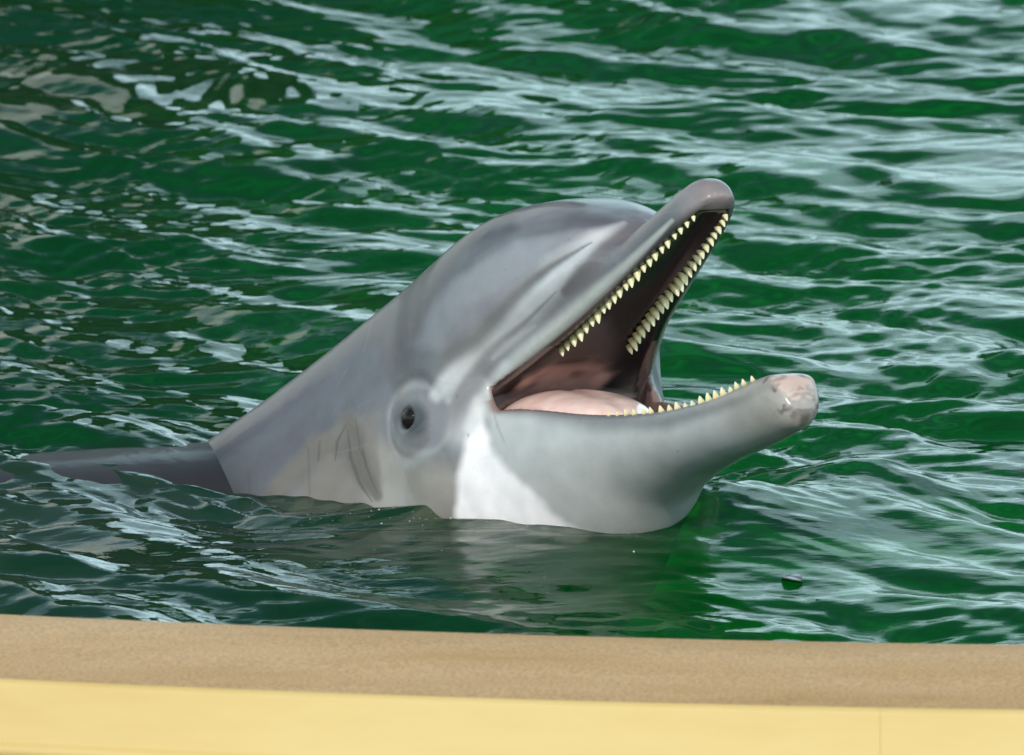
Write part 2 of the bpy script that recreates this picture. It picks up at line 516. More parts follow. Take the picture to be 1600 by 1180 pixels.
# profiles along x: crown, underside, half width
A_X = [-760, -650, -520, -400, -300, -200, -120,  -60,    0,   50,   90,  120,  145,  163,  175]
A_T = [ 120,  132,  142,  147,  146,  143,  142,  140,  130,  122,  107,   91,   71,   49,   20]
A_W = [  95,  115,  134,  142,  140,  130,  114,   98,   88,   76,   63,   53,   43,   33,   16]
A_BX = [-760, -400, -200, -120, -60, -20, 20, 60, 175]
A_B =  [-105, -135, -140, -142, -140, -70, -8, 6, 6]
R_X = [-60,  20,  60, 100, 150, 200, 240, 258, 268, 274, 277]
R_T = [ 60,  58,  52,  44,  36,  31,  28.5, 27, 23, 16,  8]
R_B = [-10,  -5,  -2,   0,   0,   0,  0,   0.5,  2,  4,   6]
R_W = [ 80,  64,  53,  43,  35,  28,  22, 18, 14, 9,   2]
B_X = [-190, -130, -60, -20,   0,   30,  60,   95,  129,  182,  232,  270, 286, 295, 299]
B_T = [  10,   10,   6,   2,  -2,  -16, -35,  -59,  -79, -105, -123, -132, -137, -144, -156]
B_B = [ -70, -110, -142, -149, -147, -143, -139, -133.5, -137, -149.5, -165, -175, -178, -175, -162]
B_W = [  50,  70,  86,  82,  76,   67,  59,   50,   43,   34,   27.5,  24, 20, 14, 4]

def fld(f):
    """scalar field -> rough signed distance by its own gradient"""
    g = np.gradient(f, STEP)
    m = np.sqrt(g[0]**2 + g[1]**2 + g[2]**2)
    return np.clip(f / np.maximum(m, 1e-4), -60, 60).astype(np.float32)

def loft(xs, tx, ty, bx, by, wx, wy, p_up, p_dn, x0, x1, zc_mix=0.5):
    t = pchip(tx, ty, xs); b = pchip(bx, by, xs); w = pchip(wx, wy, xs)
    zc = b + (t - b) * zc_mix
    Y = np.abs(gy)[None, :, None] / np.maximum(w, 1.0)[:, None, None]
    dz = gz[None, :] - zc[:, None]
    up = np.maximum(t - zc, 1.0)[:, None]; dn = np.maximum(zc - b, 1.0)[:, None]
    V = np.where(dz > 0, dz / up, -dz / dn)
    pp = np.where(dz > 0, p_up, p_dn)[:, None, :]
    f = (Y ** pp + V[:, None, :] ** pp) ** (1.0 / pp) - 1.0
    out = (xs < x0) | (xs > x1)
    f = fld(f)
    f[out] = np.maximum(f[out], 25.0)
    return f

def smin(a, b, k):
    h = np.clip(0.5 + 0.5 * (b - a) / k, 0, 1)
    return b * (1 - h) + a * h - k * h * (1 - h)

def smax(a, b, k):
    return -smin(-a, -b, k)

fa = loft(gx, A_X, A_T, A_BX, A_B, A_X, A_W, 2.5, 2.2, -758, 174, 0.45)
fr = loft(gx, R_X, R_T, R_X, R_B, R_X, R_W, 2.3, 5.0, -50, 276.5, 0.28)
fb = loft(gx, B_X, B_T, B_X, B_B, B_X, B_W, np.interp(gx, [200, 262], [5.0, 2.6])[:, None], 2.05, -170, 298.5, 0.72)
X3 = gx[:, None, None]; Y3 = gy[None, :, None]; Z3 = gz[None, None, :]
fr = np.maximum(fr, (-14 - Z3).astype(np.float32)); fa = np.where(X3 > 60, np.maximum(fa, (-14 - Z3)), fa).astype(np.float32)
top = smin(fa, fr, 7.0)
# cheeks: a web between the jaws at each corner of the mouth, drawn back into a tight fold
k_ab = np.where(X3 < 20, 26.0, 10.0).astype(np.float32)
f = smin(top, fb, k_ab)
# the gape: clear everything between the lips in front of the corner
zl = pchip([-40, 0, 40, 120, 332], [0, 0, -1, -1.0, -1.0], gx)[:, None, None]
zr = pchip(B_X, B_T, gx)[:, None, None]
mid = (zl + zr) / 2; half = np.maximum((zl - zr) / 2, 0.01)
corner = 6.0 + 26.0 * np.clip(1 - (np.abs(Y3) / 60.0) ** 2, 0, 1)        # web is deeper on the midline
gape = np.maximum(np.maximum(Z3 - zl, zr - Z3), (4 + 30 * (np.abs(Y3) / 75.0)**2 - X3) * 0.8)
gape = np.maximum(gape, -60).astype(np.float32)
f = smax(f, -gape, 4.0)
# mouth cavity and gullet
cx = (X3 - 6.0) / 62.0; cyy = Y3 / 47.0; cz = (Z3 + 16.0) / 28.0
cav = fld(np.broadcast_to(np.sqrt(cx**2 + cyy**2 + cz**2) - 1, f.shape).astype(np.float32))
f = smax(f, -cav, 7.0)
# trough between the lower gums, arch of the palate between the upper gums
wl = np.maximum(pchip(B_X, B_W, gx) - 10, 2)[:, None, None]
dl = pchip([-60, 0, 100, 190, 270, 299], [30, 30, 24, 15, 6, 1], gx)[:, None, None]
tr = fld(np.broadcast_to(((np.abs(Y3) / wl) ** 2.6 + (np.maximum(zr + 3 - Z3, -60) / (dl + 3)).clip(0) ** 2.6) ** (1 / 2.6) - 1, f.shape).astype(np.float32))
tr = np.maximum(tr, np.maximum((X3 - 278), (-20 - X3)).astype(np.float32))
tr = np.maximum(tr, (Z3 - zl - 2).astype(np.float32))
f = smax(f, -tr, 4.0)
wu = np.maximum(pchip(R_X, R_W, gx) - 11, 2)[:, None, None]
pa = fld(np.broadcast_to(((np.abs(Y3) / wu) ** 2.4 + ((Z3 + 4).clip(0) / 13.0) ** 2.4) ** (1 / 2.4) - 1, f.shape).astype(np.float32))
pa = np.maximum(pa, np.maximum(X3 - 256, -10 - X3).astype(np.float32))
pa = np.maximum(pa, (-12 - Z3).astype(np.float32))
f = smax(f, -pa, 4.0)
# eye: a raised lid with a shallow socket
EYE = np.array([-40.0, 0, 11.5])
we = float(pchip(A_X, A_W, np.array([EYE[0]]))[0])
EYE[1] = we * 0.985
de = np.sqrt((X3 - EYE[0])**2 + ((Y3 - EYE[1]) * 1.6)**2 + ((Z3 - EYE[2]) * 1.15)**2)
f = f - (4.5 * np.exp(-(de / 22.0)**2) - 1.6 * np.exp(-((de - 30) / 6.0)**2)).astype(np.float32)
f = smax(f, (7.5 - np.sqrt((X3 - EYE[0])**2 * 0.75 + (Y3 - EYE[1] - 7)**2 + (Z3 - EYE[2])**2 * 1.25)).astype(np.float32), 2.5)
# crease where the melon meets the beak, and a soft chin fold
zsn = pchip([60, 100, 140, 170, 190], [30, 38, 37, 33, 30], gx)[:, None, None]
f = f + (3.0 * np.exp(-((Z3 - zsn) / 5.0)**2) * sstep(60, 110, X3) * (1 - sstep(172, 186, X3))).astype(np.float32)

def surface_nets(f):
    ins = f < 0
    nx, ny, nz = f.shape
    cnt = np.zeros((nx-1, ny-1, nz-1), np.int8)
    for i in (0, 1):
        for j in (0, 1):
            for k in (0, 1):
                cnt += ins[i:nx-1+i, j:ny-1+j, k:nz-1+k]
    act = (cnt > 0) & (cnt < 8)
    ci, cj, ck = np.nonzero(act)
    idx = np.full(act.shape, -1, np.int32); idx[ci, cj, ck] = np.arange(len(ci))
    acc = np.zeros((len(ci), 3)); n = np.zeros(len(ci))
    for ax in range(3):
        o1, o2 = [a for a in range(3) if a != ax]
        for u in (0, 1):
            for v in (0, 1):
                off = [0, 0, 0]; off[o1] = u; off[o2] = v
                f0 = f[ci + off[0], cj + off[1], ck + off[2]]
                off2 = list(off); off2[ax] = 1
                f1 = f[ci + off2[0], cj + off2[1], ck + off2[2]]
                cr = (f0 < 0) != (f1 < 0)
                t = np.where(cr, f0 / np.where(f0 == f1, 1, f0 - f1), 0)
                p = np.zeros((len(ci), 3)); p[:, o1] = u; p[:, o2] = v; p[:, ax] = t
                acc[cr] += p[cr]; n += cr
    V = np.stack([ci, cj, ck], 1) + acc / n[:, None]
    Q = []
    for ax in range(3):
        o1, o2 = (ax + 1) % 3, (ax + 2) % 3
        sl0 = [slice(1, -1)] * 3; sl1 = [slice(1, -1)] * 3
        sl0[ax] = slice(0, -1); sl1[ax] = slice(1, None)
        a = ins[tuple(sl0)]; b = ins[tuple(sl1)]
        for sgn in (True, False):
            e = np.nonzero((a & ~b) if sgn else (~a & b))
            base = np.stack(e, 1) + 1; base[:, ax] -= 1
            qs = []
            for (u, v) in ((0, 0), (1, 0), (1, 1), (0, 1)):
                c = base.copy(); c[:, o1] -= u; c[:, o2] -= v
                qs.append(idx[c[:, 0], c[:, 1], c[:, 2]])
            q = np.stack(qs, 1)
            Q.append(q if sgn else q[:, ::-1])
    Q = np.concatenate(Q)
    return V, Q[(Q >= 0).all(1)]

full = np.concatenate([f[:, :4:-1, :][:, :, :], f[:, 4:, :]], axis=1) if False else None
# mirror: gy runs from -4.5 steps; keep y>0 samples and reflect them
fpos = f[:, 5:, :]
ypos = gy[5:]
full = np.concatenate([fpos[:, ::-1, :], fpos], axis=1)
V, Q = surface_nets(full)
y0 = -ypos[-1]
V = np.stack([gx[0] + V[:, 0] * STEP, y0 + V[:, 1] * STEP, gz[0] + V[:, 2] * STEP], 1)

def relax(V, Q, it, lam=0.5, mu=-0.52):
    e = np.concatenate([Q[:, [0, 1]], Q[:, [1, 2]], Q[:, [2, 3]], Q[:, [3, 0]]])
    n = len(V)
    deg = np.bincount(e.ravel(), minlength=n)
    for k in range(it):
        for l in (lam, mu):
            s = np.stack([np.bincount(e[:, 0], V[e[:, 1], a], n) + np.bincount(e[:, 1], V[e[:, 0], a], n) for a in range(3)], 1)
            V = V + l * (s / deg[:, None] - V)
    return V
V = relax(V, Q, 6)
def split_quads(V, Q):
    n = len(V)
    e = np.stack([Q, np.roll(Q, -1, axis=1)], 2).reshape(-1, 2)
    es = np.sort(e, axis=1).astype(np.int64)
    key = es[:, 0] * n + es[:, 1]
    u, inv = np.unique(key, return_inverse=True)
    em = (V[u // n] + V[u % n]) / 2
    fm = V[Q].mean(1)
    ei = n + inv.reshape(-1, 4); fi_ = n + len(u) + np.arange(len(Q))
    q = np.concatenate([np.stack([Q[:, k], ei[:, k], fi_, ei[:, k - 1]], 1) for k in range(4)])
    return np.vstack([V, em, fm]), q
V, Q = split_quads(V, Q)
V = relax(V, Q, 3)

# ---- skin pigment, painted in the side view of the animal and mirrored on its far side
def skin_colour(V):
    nv = len(V)
    side = V.copy(); side[:, 1] = -np.abs(side[:, 1])       # fold on to its right flank
    x, y, z = V[:, 0], np.abs(V[:, 1]), V[:, 2]
    px, py = project(pose(side))
    c = np.empty((nv, 3))
    def hexc(r, g, b): return np.array([r, g, b])
    def mix(col, a):
        nonlocal c
        a = np.clip(a, 0, 1)[:, None]
        c = c * (1 - a) + np.asarray(col) * a
    def stroke(pts, width, col, a=1.0, soft=0.6):
        d, t = seg_dist(px, py, [p[:2] for p in pts])
        w = width if np.isscalar(width) else np.interp(t, np.linspace(0, 1, len(width)), width)
        mix(col, a * (1 - sstep(w * (1 - soft), w * (1 + soft), d)))
    wob = 7 * vnoise(px / 45, py / 45, 3) + 3 * vnoise(px / 17, py / 17, 4)
    # ground tone: darker cape on the back, paler flank
    c[:] = hexc(.165, .165, .172)
    d, _ = seg_dist(px, py, [(330, 700), (500, 560), (640, 450), (760, 350), (905, 300), (1000, 330)])
    cape = 1 - sstep(40, 190, d + wob)
    mix(hexc(.064, .065, .072), cape)
    stroke([(420, 690), (520, 620), (640, 530), (760, 440), (860, 385)], [70, 60, 45, 30, 15], hexc(.085, .08, .092), .6, .9)
    # pale blaze along the melon
    blz = poly_sd(px, py, [(985, 350), (905, 357), (804, 374), (743, 408), (680, 470), (640, 540), (700, 560), (760, 505), (830, 440), (920, 385), (975, 362)])
    mix(hexc(.265, .262, .28), .95 * (1 - sstep(-16, 8, blz + .5 * wob)) * sstep(600, 800, px))
    mix(hexc(.16, .156, .172), .5 * (1 - sstep(-16, 14, blz + .5 * wob)))
    stroke([(745, 405), (804, 368), (880, 350), (940, 350)], [3, 6, 7, 3], hexc(.10, .10, .115), .55, .9)
    stroke([(820, 345), (900, 320), (960, 330), (990, 342)], [14, 18, 16, 8], hexc(.155, .145, .15), .7, .8)
    stroke([(895, 312), (935, 313), (968, 330)], [8, 12, 6], hexc(.05, .045, .045), .9, .5)
    stroke([(968, 326), (1000, 342)], [7, 6], hexc(.06, .05, .05), .8, .6)
    # the bridle: stripes fanning from the beak crease to the eye
    stroke([(975, 352), (930, 375), (870, 425), (820, 478), (765, 530), (715, 575), (680, 620)], [6, 15, 24, 26, 24, 18, 10], hexc(.44, .44, .445), .95, .65)
    stroke([(925, 378), (860, 418), (804, 465), (743, 529), (683, 569), (625, 592)], [1, 6, 11, 15, 13, 6], hexc(.125, .12, .122), .85, .85)
    stroke([(990, 350), (945, 385), (915, 420), (880, 455)], [3, 7, 6, 3], hexc(.13, .12, .125), .55, .95)  # shade in the groove between melon and beak, painted dark
    stroke([(1055, 300), (1010, 340), (960, 385), (915, 428), (885, 456)], [10, 15, 18, 17, 8], hexc(.13, .12, .125), .95, .7)
    stroke([(870, 455), (820, 505), (765, 552), (735, 598), (700, 648)], [1, 4, 9, 11, 8], hexc(.18, .175, .175), .75, .85)
    stroke([(835, 510), (790, 540), (770, 560)], [3, 6, 3], hexc(.44, .44, .44), .3, .9)
    stroke([(735, 560), (712, 590), (700, 625)], [3, 8, 6], hexc(.40, .40, .40), .5, .9)
    stroke([(1050, 345), (980, 415), (900, 490), (820, 560), (765, 618)], [3, 8, 15, 18, 12], hexc(.39, .39, .36), .8, .7)
    stroke([(790, 575), (760, 625), (725, 680)], [10, 16, 20], hexc(.48, .48, .48), .6, .9)
    # eye patch
    ep = project(pose([EYE[0], -EYE[1], EYE[2]]))
    ex, ey = ep[0][0], ep[1][0]
    de = np.hypot((px - ex - 10) / 1.0, (py - ey) / 1.15) + .55 * wob
    mix(hexc(.34, .335, .315), .38 * np.exp(-((de - 47) / 6)**2) * (1 - .6 * sstep(640, 690, px) * (1 - sstep(640, 690, py))))
    mix(hexc(.165, .165, .17), .8 * (1 - sstep(22, 46, de)))
    mix(hexc(.03, .03, .032), .95 * (1 - sstep(12, 33, np.hypot((px - ex) / 1.0, (py - ey) / 1.15))))
    # lower jaw and cheek
    jaw = poly_sd(px, py, [(757, 628), (800, 622), (900, 642), (1040, 645), (1165, 604), (1215, 570), (1290, 600), (1250, 700), (1040, 850), (860, 850), (800, 760), (765, 690)])
    mix(hexc(.385, .385, .375), 1 - sstep(-14, 12, jaw + wob))
    stroke([(757, 632), (830, 632), (930, 655), (1040, 657), (1150, 625), (1200, 600)], [10, 16, 18, 14, 10, 8], hexc(.12, .115, .11), .85, .9)
    warm = poly_sd(px, py, [(430, 810), (480, 735), (500, 700), (545, 655), (596, 640), (598, 690), (640, 722), (716, 716), (716, 830), (430, 830)])
    mix(hexc(.165, .147, .125), .85 * (1 - sstep(-16, 10, warm + wob)))
    # cheek, tan-stained folds behind the eye
    stroke([(600, 720), (640, 770), (690, 760)], [25, 55, 30], hexc(.245, .225, .195), .8, .8)
    stroke([(590, 780), (640, 800)], [20, 20], hexc(.27, .26, .245), .6, .9)
    stroke([(545, 660), (555, 700), (575, 745), (590, 775)], [16, 22, 18, 8], hexc(.105, .092, .075), .9, .6)
    stroke([(490, 690), (530, 695), (560, 690)], [12, 16, 12], hexc(.115, .102, .09), .85, .6)
    stroke([(410, 795), (455, 745), (490, 705), (530, 680)], [14, 17, 16, 12], hexc(.13, .115, .095), .85, .5)
    stroke([(585, 650), (580, 700), (590, 740)], [8, 10, 5], hexc(.14, .125, .105), .7, .8)
    # white throat patch
    thr = poly_sd(px, py, [(748, 640), (728, 690), (712, 740), (708, 860), (960, 860), (885, 815), (840, 778), (795, 738), (768, 695)])
    mix(hexc(.74, .70, .70), 1 - sstep(-9, 7, thr + wob * .6))
    stroke([(752, 632), (735, 668)], [12, 10], hexc(.55, .55, .54), .8, .8)
    # fine creases, their shade painted in as dark lines
    for pts, w, a in (([(540, 665), (527, 690), (524, 720)], 2.2, .75), ([(543, 672), (548, 715), (562, 755), (582, 785)], 2.4, .75),
                      ([(565, 690), (572, 730), (590, 772)], 2.0, .6), ([(556, 655), (562, 700), (578, 740)], 1.8, .5),
                      ([(500, 690), (497, 720)], 1.8, .5), ([(482, 700), (484, 790)], 1.6, .35), ([(388, 730), (392, 800)], 1.6, .35),
                      ([(770, 640), (778, 668), (790, 695)], 2.2, .3)):
        stroke(pts, [.7] + [w * 1.1] * (len(pts) - 2) + [.7] if len(pts) > 2 else w, hexc(.05, .045, .04), a * .8, .8)
    rr = np.random.default_rng(77)
    for k in range(60):
        sx_, sy_ = rr.uniform(400, 1000), rr.uniform(330, 770)
        a_ = rr.normal(-.75, .35); ln = rr.uniform(18, 75)
        stroke([(sx_, sy_), (sx_ + ln * .5 * math.cos(a_), sy_ + ln * .5 * math.sin(a_) + rr.uniform(-3, 3)), (sx_ + ln * math.cos(a_), sy_ + ln * math.sin(a_))],
               [.5, rr.uniform(.8, 1.5), .5], hexc(.36, .36, .37) if rr.random() < .6 else hexc(.05, .045, .045), rr.uniform(.03, .11), .8)
    for k in range(26):
        sx_, sy_ = rr.uniform(430, 1180), rr.uniform(340, 720)
        mix(hexc(.08, .075, .07), rr.uniform(.15, .5) * (1 - sstep(.8, rr.uniform(1.8, 3.4), np.hypot((px - sx_), (py - sy_) * rr.uniform(.6, 1.4)))))
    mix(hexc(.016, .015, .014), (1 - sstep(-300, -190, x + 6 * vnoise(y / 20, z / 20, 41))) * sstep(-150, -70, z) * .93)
    # beak tip: bald pinkish end, scars on the lower tip
    mix(hexc(.20, .17, .165), .8 * sstep(230, 268, x) * (z > -40))
    mix(hexc(.33, .25, .24), .7 * (1 - sstep(3, 11, np.hypot(np.hypot(x - 270, z - 2), y))))
    low = (z < -60)
    mix(hexc(.25, .215, .18), low * .7 * sstep(205, 285, x + 9 * vnoise(z / 12, y / 12, 15)))
    tip = np.sqrt((x - 304)**2 + ((V[:, 1] + 3) * .9)**2 + ((z + 146) * .75)**2)
    tn = tip + 4.5 * vnoise(y / 6 + 3, z / 6, 8) + 2 * vnoise(y / 2.5, z / 2.5, 9)
    sp = vnoise(x / 6, z / 6 + y / 7, 5) + .5 * vnoise(x / 2.4, z / 2.4, 6)
    mix(hexc(.06, .045, .03), low * .75 * np.exp(-((tn - 21) / 6.0)**2) * sstep(-.05, .6, sp))
    mix(hexc(.54, .37, .31), low * .9 * (1 - sstep(7, 17, tn)))
    mix(hexc(.56, .44, .39), low * .5 * np.exp(-((tn - 13) / 3)**2))
    mix(hexc(.05, .035, .025), low * .35 * (1 - sstep(13, 18, tn)) * sstep(.35, .8, sp))
    return c, px, py

def flesh_colour(V, c):
    wet = np.ones(len(V))
    """inside of the mouth, by place"""
    x, y, z = V[:, 0], np.abs(V[:, 1]), V[:, 2]
    zr = pchip(B_X, B_T, x)
    wu_ = pchip(R_X, R_W, x); wb_ = pchip(B_X, B_W, x)
    n2 = vnoise(x / 14, V[:, 1] / 10, 21)
    def mixm(col, a):
        nonlocal c
        nonlocal wet
        a = np.clip(a, 0, 1); wet = wet * (1 - a); a = a[:, None]; c = c * (1 - a) + np.asarray(col) * a
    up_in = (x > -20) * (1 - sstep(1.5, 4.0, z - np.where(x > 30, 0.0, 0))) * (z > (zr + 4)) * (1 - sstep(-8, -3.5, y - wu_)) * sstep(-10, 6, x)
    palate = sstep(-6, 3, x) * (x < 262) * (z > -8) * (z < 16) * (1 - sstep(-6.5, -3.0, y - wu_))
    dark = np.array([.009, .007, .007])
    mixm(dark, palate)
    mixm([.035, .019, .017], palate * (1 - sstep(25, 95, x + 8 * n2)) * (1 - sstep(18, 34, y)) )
    wb2 = np.maximum(wb_, 0); inn = (x > -12) * (x < 75) * (z < 2) * (z > zr - 26) * (1 - sstep(-9, -4, y - np.where(z > (zr - 2), wb2, wb2 - 3)))
    mixm([.17, .105, .095], inn)
    # cavity walls, gullet
    cav = (np.sqrt(((x - 6) / 64)**2 + (y / 49.5)**2 + ((z + 16) / 30.5)**2) < 1.04) & (x > -60)
    cr_ = np.sqrt(((x - 6) / 64)**2 + (y / 49.5)**2 + ((z + 16) / 30.5)**2)
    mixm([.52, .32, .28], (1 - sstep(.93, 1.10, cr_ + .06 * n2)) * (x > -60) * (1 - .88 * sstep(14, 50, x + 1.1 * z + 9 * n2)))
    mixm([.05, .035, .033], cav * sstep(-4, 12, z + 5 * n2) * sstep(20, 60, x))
    mixm([.24, .15, .14], np.exp(-((x - 257) / 5)**2 - (y / 5.5)**2) * (z < 12) * (z > -8) * .9)
    # gums and floor inside the lower jaw
    wl_ = np.maximum(wb_ - 10, 2); dl_ = pchip([-60, 0, 100, 190, 270, 299], [30, 30, 24, 15, 6, 1], x)
    trg = ((y / wl_)**2.6 + (np.maximum(zr + 3 - z, 0) / (dl_ + 3))**2.6)**(1 / 2.6)
    flo = (x > -10) * (x < 281) * (1 - sstep(1.06, 1.14, trg)) * (z < zr + 2)
    mixm([.20, .13, .12], flo)
    # inner cheek web
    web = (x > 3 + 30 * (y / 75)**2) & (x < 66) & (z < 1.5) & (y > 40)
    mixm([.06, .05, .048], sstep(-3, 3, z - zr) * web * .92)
    return c, wet

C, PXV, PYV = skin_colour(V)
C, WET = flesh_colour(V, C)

m_skin, nt, out = new_mat('dolphin_skin')
b = node(nt, 'ShaderNodeBsdfPrincipled')
at = nt.nodes.new('ShaderNodeAttribute'); at.attribute_name = 'pigment'
tc = nt.nodes.new('ShaderNodeTexCoord')
nz_ = nt.nodes.new('ShaderNodeTexNoise'); nz_.inputs['Scale'].default_value = 55; nz_.inputs['Detail'].default_value = 6
nf = nt.nodes.new('ShaderNodeTexNoise'); nf.inputs['Scale'].default_value = 420; nf.inputs['Detail'].default_value = 3
nt.links.new(tc.outputs['Object'], nz_.inputs['Vector']); nt.links.new(tc.outputs['Object'], nf.inputs['Vector'])
rp = ramp(nt, [(0.3, (.90, .90, .90)), (0.7, (1.08, 1.07, 1.06))])
nt.links.new(nz_.outputs['Fac'], rp.inputs[0])
mx = nt.nodes.new('ShaderNodeMix'); mx.data_type = 'RGBA'; mx.blend_type = 'MULTIPLY'; mx.inputs[0].default_value = 1
nt.links.new(at.outputs['Color'], mx.inputs[6]); nt.links.new(rp.outputs[0], mx.inputs[7])
nt.links.new(mx.outputs[2], b.inputs['Base Color'])
rw = nt.nodes.new('ShaderNodeMapRange'); rw.inputs['To Min'].default_value = .27; rw.inputs['To Max'].default_value = .5
nt.links.new(at.outputs['Alpha'], rw.inputs['Value']); nt.links.new(rw.outputs[0], b.inputs['Roughness'])
cw = nt.nodes.new('ShaderNodeMapRange'); cw.inputs['To Min'].default_value = .05; cw.inputs['To Max'].default_value = .42
nt.links.new(at.outputs['Alpha'], cw.inputs['Value']); nt.links.new(cw.outputs[0], b.inputs['Coat Weight'])
sw = nt.nodes.new('ShaderNodeMapRange'); sw.inputs['To Min'].default_value = .25; sw.inputs['To Max'].default_value = .28
nt.links.new(at.outputs['Alpha'], sw.inputs['Value']); nt.links.new(sw.outputs[0], b.inputs['Specular IOR Level'])
b.inputs['Coat Roughness'].default_value = 0.13
b.inputs['Subsurface Weight'].default_value = 0.0
bp = nt.nodes.new('ShaderNodeBump'); bp.inputs['Strength'].default_value = 0.06; bp.inputs['Distance'].default_value = 0.002
nt.links.new(nf.outputs['Fac'], bp.inputs['Height']); nt.links.new(bp.outputs[0], b.inputs['Normal'])
nd = nt.nodes.new('ShaderNodeTexNoise'); nd.inputs['Scale'].default_value = 90; nd.inputs['Detail'].default_value = 4
nt.links.new(tc.outputs['Object'], nd.inputs['Vector'])
bc = nt.nodes.new('ShaderNodeBump'); bc.inputs['Strength'].default_value = 0.22; bc.inputs['Distance'].default_value = 0.002      # film of water
nt.links.new(nd.outputs['Fac'], bc.inputs['Height']); nt.links.new(bc.outputs[0], b.inputs['Coat Normal'])
nt.links.new(b.outputs[0], out.inputs[0])

dolphin = bpy.data.objects.new('dolphin', None)
COL.objects.link(dolphin)
tag(dolphin, 'grey dolphin raising its head out of the green water with its mouth wide open', 'dolphin')

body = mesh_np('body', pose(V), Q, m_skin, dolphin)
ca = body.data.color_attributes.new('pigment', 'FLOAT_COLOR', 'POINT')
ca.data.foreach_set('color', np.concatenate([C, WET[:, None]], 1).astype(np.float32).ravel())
# ------------------------------------------------------------------ eyes, teeth, tongue
ROT = mathutils.Matrix(np.stack([F, L, N], 1).tolist())

def lathe(profile, seg, bend=0.0):
    """profile of (radius, height) along +z, closed at the tip"""
    vs, fs = [], []
    for r, h in profile:
        for k in range(seg):
            a = 2 * math.pi * k / seg
            vs.append((r * math.cos(a) + bend * h * h, r * math.sin(a), h))
    for i in range(len(profile) - 1):
        for k in range(seg):
            a, b_ = i * seg + k, i * seg + (k + 1) % seg
            fs.append((a, b_, b_ + seg, a + seg))
    return np.array(vs), np.array(fs)

m_tooth, nt, out = new_mat('tooth_enamel')
b = node(nt, 'ShaderNodeBsdfPrincipled')
tc = nt.nodes.new('ShaderNodeTexCoord'); sx = nt.nodes.new('ShaderNodeSeparateXYZ')
nt.links.new(tc.outputs['Generated'], sx.inputs[0])
rp = ramp(nt, [(0.2, (.30, .22, .09)), (0.5, (.62, .53, .27)), (1.0, (.74, .68, .45))])
nt.links.new(sx.outputs[2], rp.inputs[0]); nt.links.new(rp.outputs[0], b.inputs['Base Color'])
b.inputs['Roughness'].default_value = 0.25
nt.links.new(b.outputs[0], out.inputs[0])

tv, tf = lathe([(4.3, -4), (4.2, 0), (3.6, 2.4), (2.75, 4.6), (1.75, 6.6), (.85, 8.0), (0.2, 8.6)], 10, 0.012)
tooth_me = mesh_np('tooth', tv / 1000.0, tf, m_tooth, None)
tooth_me_data = tooth_me.data
bpy.data.objects.remove(tooth_me)
trng = np.random.default_rng(5)

def put_tooth(p, axis, inward, scale):
    o = link('tooth', tooth_me_data, dolphin)
    a = np.asarray(axis, float); a /= np.linalg.norm(a)
    i = np.asarray(inward, float); i -= a * (i @ a); i /= np.linalg.norm(i)
    j = np.cross(a, i)
    m = ROT @ mathutils.Matrix(np.stack([i, j, a], 1).tolist())
    mw = m.to_4x4()
    for c_ in range(3):
        for r_ in range(3):
            mw[r_][c_] *= scale[c_]
    mw.translation = pose(p)[0]
    o.matrix_world = mw

for sgn in (-1, 1):
    nu = 23
    for k in range(nu):
        x = 64 + (254 - 64) * k / (nu - 1) + trng.uniform(-.7, .7)
        w = float(pchip(R_X, R_W, np.array([x]))[0])
        y = sgn * (w - float(np.interp(x, [60, 100, 150, 200, 255], [26, 19.5, 13.5, 10, 7])))
        sz = np.interp(x, [58, 85, 200, 256], [.6, .9, 1.0, .75]) * trng.uniform(.88, 1.08)
        put_tooth((x, y, 3.2 if sgn > 0 else 4.4), (trng.uniform(-.08, .08), sgn * .18, -1), (0, -sgn, -.05), (sz * .74, sz * .74, sz * trng.uniform(.80, 1.0)))
    nl = 19
    for k in range(nl):
        x = 118 + (272 - 118) * k / (nl - 1) + trng.uniform(-.9, .9)
        w = float(pchip(B_X, B_W, np.array([x]))[0]); zt = float(pchip(B_X, B_T, np.array([x]))[0])
        y = sgn * (w - 5.6)
        sz = np.interp(x, [118, 145, 230, 275], [.42, .64, .72, .5]) * trng.uniform(.82, 1.12)
        put_tooth((x, y, zt - 3.0), (.12 + trng.uniform(-.1, .1), sgn * .16, 1), (0, -sgn, 0), (sz * .9, sz * .9, sz * trng.uniform(.85, 1.1)))

# tongue
m_tongue, nt, out = new_mat('tongue_flesh')
b = node(nt, 'ShaderNodeBsdfPrincipled')
tc = nt.nodes.new('ShaderNodeTexCoord'); nn = nt.nodes.new('ShaderNodeTexNoise'); nn.inputs['Scale'].default_value = 60
nt.links.new(tc.outputs['Object'], nn.inputs['Vector'])
rp = ramp(nt, [(0.3, (.74, .48, .42)), (0.7, (.88, .68, .61))])
nt.links.new(nn.outputs['Fac'], rp.inputs[0]); nt.links.new(rp.outputs[0], b.inputs['Base Color'])
b.inputs['Roughness'].default_value = 0.3; b.inputs['Coat Weight'].default_value = 0.6; b.inputs['Coat Roughness'].default_value = 0.1
bp = nt.nodes.new('ShaderNodeBump'); bp.inputs['Strength'].default_value = 0.25; bp.inputs['Distance'].default_value = 0.002
nt.links.new(nn.outputs['Fac'], bp.inputs['Height']); nt.links.new(bp.outputs[0], b.inputs['Normal'])
nt.links.new(b.outputs[0], out.inputs[0])
tx = np.linspace(-48, 88, 50); tt = np.linspace(0, 2 * math.pi, 33)[:-1]
vs = []
